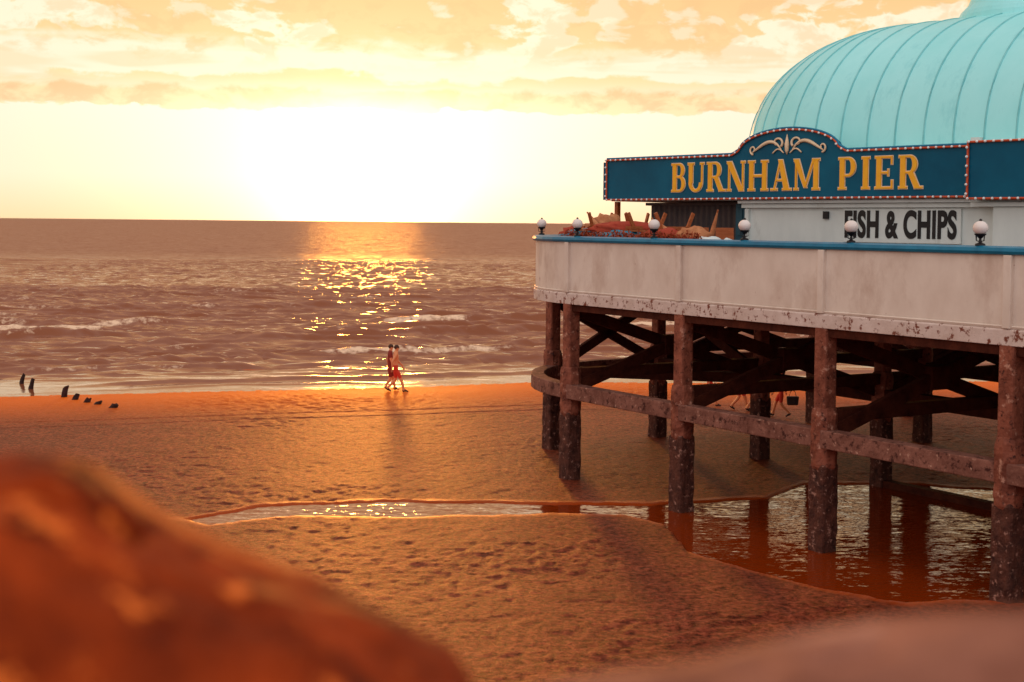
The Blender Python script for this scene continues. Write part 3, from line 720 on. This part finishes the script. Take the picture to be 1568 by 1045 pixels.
# ------------------------------------------------------------------ people
skinm=pmat('skin',(.72,.25,.10),(.80,.32,.14),scale=4,rough=.5,bump=0)
hairm=pmat('hair',(.04,.015,.008),(.08,.03,.015),scale=20,rough=.6,bump=0)
redf=pmat('red_shorts_fabric',(.60,.035,.015),(.70,.06,.03),scale=5,rough=.8)
darkf=pmat('dark_shorts_fabric',(.20,.02,.015),(.30,.04,.025),scale=5,rough=.8)
greyf=pmat('grey_fabric',(.16,.11,.10),(.24,.16,.14),scale=5,rough=.8)
shoem=pmat('shoe_leather',(.03,.02,.02),(.06,.04,.03),scale=5,rough=.6)
def seg_t(p,a,b_):
    ab=b_-a; t=max(0,min(1,(p-a).dot(ab)/ab.length_squared)); return (p-(a+ab*t)).length,t
def human(loc,head,top,bottom,swing=1,H=1.75,sleeve=.55,hair=hairm,long_hair=False,name='walking_person',legcover=.85):
    k=H/1.75; sw=swing; J={}
    J['pel']=(0,0,.95);J['sp']=(0,.0,1.12);J['ch']=(0,.02,1.32);J['nb']=(0,.0,1.45);J['nk']=(0,.02,1.52);J['hd']=(0,.045,1.60);J['hm']=(0,.05,1.66);J['ht']=(0,.03,1.715)
    a=abs(sw); sg=1 if sw>0 else -1
    for sd,n_ in ((1,'r'),(-1,'l')):
        f_=sd*sg
        J['hip'+n_]=(sd*.095,0,.89)
        if f_>0:
            J['kn'+n_]=(sd*.10,.20*a,.49);J['an'+n_]=(sd*.10,.30*a,.09);J['he'+n_]=(sd*.10,.25*a,.035);J['to'+n_]=(sd*.12,.30*a+.17,.05)
        else:
            J['kn'+n_]=(sd*.10,.02,.47);J['an'+n_]=(sd*.10,-.30*a,.15 if a>.5 else .09);J['he'+n_]=(sd*.10,-.34*a,.12 if a>.5 else .035);J['to'+n_]=(sd*.12,-.30*a+.15,.035)
        J['sh'+n_]=(sd*.185,.0,1.41);J['el'+n_]=(sd*.25,-f_*.13*a-.02,1.14);J['wr'+n_]=(sd*.25,-f_*.22*a+.07,.92 if f_>0 else .95)
        J['pm'+n_]=(sd*.245,J['wr'+n_][1]+.02*(1 if f_<0 else -.5),J['wr'+n_][2]-.075)
    R_={'pel':.145,'sp':.125,'ch':.15,'nb':.085,'nk':.056,'hd':.072,'hm':.088,'ht':.062}
    for n_ in 'rl': R_.update({'hip'+n_:.100,'kn'+n_:.064,'an'+n_:.042,'he'+n_:.036,'to'+n_:.030,'sh'+n_:.066,'el'+n_:.044,'wr'+n_:.028,'pm'+n_:.034})
    E=[('pel','sp'),('sp','ch'),('ch','nb'),('nb','nk'),('nk','hd'),('hd','hm'),('hm','ht')]
    for n_ in 'rl': E+=[('pel','hip'+n_),('hip'+n_,'kn'+n_),('kn'+n_,'an'+n_),('an'+n_,'he'+n_),('an'+n_,'to'+n_),('nb','sh'+n_),('sh'+n_,'el'+n_),('el'+n_,'wr'+n_),('wr'+n_,'pm'+n_)]
    names=list(J); idx={n_:i for i,n_ in enumerate(names)}
    me=bpy.data.meshes.new('t'); me.from_pydata([J[n_] for n_ in names],[(idx[a_],idx[b_]) for a_,b_ in E],[]); ob=bpy.data.objects.new('t',me); scene.collection.objects.link(ob)
    sm=ob.modifiers.new('s','SKIN'); sm.use_smooth_shade=True
    ss_=ob.modifiers.new('d','SUBSURF'); ss_.levels=2; ss_.render_levels=2
    sv=me.skin_vertices[0].data
    for i,n_ in enumerate(names): sv[i].radius=(R_[n_],R_[n_])
    sv[0].use_root=True
    bpy.context.view_layer.update(); dg=bpy.context.evaluated_depsgraph_get()
    me=bpy.data.meshes.new_from_object(ob.evaluated_get(dg)); bpy.data.objects.remove(ob)
    verts=[v.co.copy() for v in me.vertices]; faces=[tuple(p.vertices) for p in me.polygons]; mats=[]
    for p in me.polygons:
        c=p.center; best=(9,'',0)
        for a_,b_ in E:
            A=Vector(J[a_]);B=Vector(J[b_]); d_,t=seg_t(c,A,B); d_/= (R_[a_]*(1-t)+R_[b_]*t)
            if d_<best[0]: best=(d_,a_+'>'+b_,t)
        s_=best[1]; t=best[2]; mt=0
        if s_.startswith('hip') or s_.startswith('pel>hip'): mt=2 if (not s_.startswith('hip') or t<legcover) else 0
        elif s_.startswith('kn') and legcover>=1: mt=2
        elif s_=='pel>sp': mt=2 if t<.45 else 1
        elif s_ in('sp>ch','ch>nb') or s_.startswith('nb>sh'): mt=1
        elif s_.startswith('sh') and t<sleeve: mt=1
        elif 'to' in s_ or 'he' in s_: mt=4
        mats.append(mt)
    for v in verts:
        if .8<v.z<1.47 and abs(v.x)<.21: v.y*=.78
    V_=verts; F_=faces
    def addm(mb_,mt):
        o_=len(V_)
        for v in mb_.v: V_.append(Vector(v))
        for f_ in mb_.f: F_.append(tuple(i+o_ for i in f_)); mats.append(mt)
    for n_,sd in (('r',1),('l',-1)):
        pm=Vector(J['pm'+n_]); d_=(pm-Vector(J['wr'+n_])).normalized(); fw=Vector((0,1,0)); inn=Vector((-sd,0,0))
        for j,ln in enumerate((.068,.078,.072,.055)):
            o1=pm+fw*(.024-.016*j)+d_*.01
            m_=MB(); m_.tube([o1,o1+d_*ln*.45,o1+d_*ln*.8+inn*.012,o1+d_*ln+inn*.028],[.0095,.009,.008,.0055],6); addm(m_,0)
        o1=pm+fw*.02-d_*.035; m_=MB(); m_.tube([o1,o1+fw*.03+d_*.02,o1+fw*.038+d_*.05+inn*.01],[.012,.010,.007],6); addm(m_,0)
    hc=Vector((0,.045,1.645))
    m_=MB(); m_.tube([hc+Vector((0,.075,.02)),hc+Vector((0,.098,-.012)),hc+Vector((0,.08,-.025))],[.008,.014,.008],6); addm(m_,0)
    for sd in(1,-1):
        m_=MB(); m_.sphere(hc+Vector((sd*.030,.076,.012)),.009,8,6); addm(m_,4)
        m_=MB(); m_.sphere(hc+Vector((sd*.082,-.002,-.005)),.026,8,6,(.4,.7,1.1)); addm(m_,0)
    m_=MB(); m_.tube([hc+Vector((-.022,.078,-.05)),hc+Vector((0,.086,-.05)),hc+Vector((.022,.078,-.05))],.006,6); addm(m_,0)
    m_=MB(); m_.sphere(hc+Vector((0,-.014,.028)),.1,16,10,(.93,.98,.90)); addm(m_,3)
    if long_hair:
        m_=MB(); m_.tube([hc+Vector((0,-.07,.03)),hc+Vector((0,-.10,-.06)),hc+Vector((0,-.10,-.18))],[.07,.075,.03],10); addm(m_,3)
    M=Matrix.Translation(loc)@Matrix.Rotation(head,4,'Z')@Matrix.Scale(k,4)
    me2=bpy.data.meshes.new(name); me2.from_pydata([M@v for v in V_],[],F_)
    for mm in (skinm,top,bottom,hair,shoem): me2.materials.append(mm)
    me2.polygons.foreach_set('material_index',mats); me2.polygons.foreach_set('use_smooth',[True]*len(mats)); me2.update()
    return link(bpy.data.objects.new(name,me2))
human((-4.42,54.2,-.03),math.radians(-80),skinm,redf,1,H=1.82,sleeve=0)
human((-4.68,54.7,-.03),math.radians(-86),darkf,darkf,-.6,H=1.80)
human((7.1,50.6,-.0),math.radians(-80),redf,redf,.8,H=1.7)
human((8.0,49.6,-.0),math.radians(-85),greyf,redf,.9,H=1.75)
human((8.35,49.3,-.0),math.radians(-80),skinm,darkf,-.7,H=1.6)
human((9.15,47.9,0.02),math.radians(80),redf,redf,1,H=1.68,long_hair=True)
bg=empty('shoulder_bag'); m_=MB(); fn=lambda x,y,z_: Vector((9.50+x,47.75+y,.45+z_))
vs=[fn(x,y,z_) for z_,kx in ((0,.9),(.3,1.05)) for x,y in ((-.2*kx,-.07),(.2*kx,-.07),(.2*kx,.07),(-.2*kx,.07))]
m_.add(vs,[(3,2,1,0),(4,5,6,7),(0,1,5,4),(1,2,6,5),(2,3,7,6),(3,0,4,7)]); m_.obj('bag_body',shoem,bg,bevel=.03)
m_=MB(); m_.tube([fn(-.12,0,.3),fn(-.08,0,.45),fn(0,0,.5),fn(.08,0,.45),fn(.12,0,.3)],.012,6); m_.obj('handle',shoem,bg)

# ------------------------------------------------------------------ foreground: sea wall promenade and boulders
sw_=pmat('sea_wall_concrete',(.22,.10,.07),(.34,.17,.12),scale=2,rough=.85,bump=.5)
mb=MB(); mb.boxf(lambda x,y,z_:Vector((x,y,z_)),-60,60,-12,2.1,-1,5.62); mb.boxf(lambda x,y,z_:Vector((x,y,z_)),-60,60,1.75,2.16,5.623,5.70); mb.obj('sea_wall_promenade',sw_,bevel=.03)
def boulder(name,xs_,prof,yc,y0,y1,mat,seed,amp):
    def zf(X,Y):
        top=np.interp(X,[p[0] for p in prof],[p[1] for p in prof])
        yr=np.where(Y<yc,(yc-Y)/(yc-y0),(Y-yc)/(y1-yc))
        fall=np.sqrt(np.clip(1-np.clip(yr,0,1)**2.2,0,1))
        n=(fbm(X*6+seed,Y*6,5)-.47)*amp
        n-= .05*smoothstep(.62,.72,fbm(X*9+seed,Y*14+3,3))
        return 5.6+(top-5.6)*fall+n*fall,{}
    return grid_obj(name,np.linspace(xs_[0],xs_[1],200),np.linspace(y0,y1,200),zf,mat)
rockl=pmat('orange_rock',(.10,.010,.002),(.46,.058,.007),scale=6,rough=.7,bump=.8,bscale=18,spec=.06,patch=(.04,.006,.004),pth=(.53,.64),pscale=7,patch2=(.90,.19,.03),p2th=(.60,.65),p2scale=9)
rockr=pmat('pale_rock',(.14,.042,.026),(.40,.16,.10),scale=6,rough=.75,bump=.6,bscale=18,spec=.06,patch=(.5,.26,.18),pth=(.58,.68),pscale=5)
boulder('boulder',(-1.7,.02),[(-1.7,5.6),(-1.5,6.12),(-1.0,6.22),(-.47,6.268),(-.41,6.268),(-.36,6.232),(-.29,6.195),(-.2,6.155),(-.13,6.12),(-.06,6.085),(-.035,6.05),(-.02,5.95),(.02,5.6)],1.3,.75,1.75,rockl,3,.04)
boulder('boulder',(-.13,1.3),[(-.13,5.6),(-.06,6.10),(.0,6.14),(.1,6.165),(.2,6.19),(.35,6.205),(.6,6.23),(1.1,6.2),(1.3,5.6)],1.0,.55,1.45,rockr,9,.03)
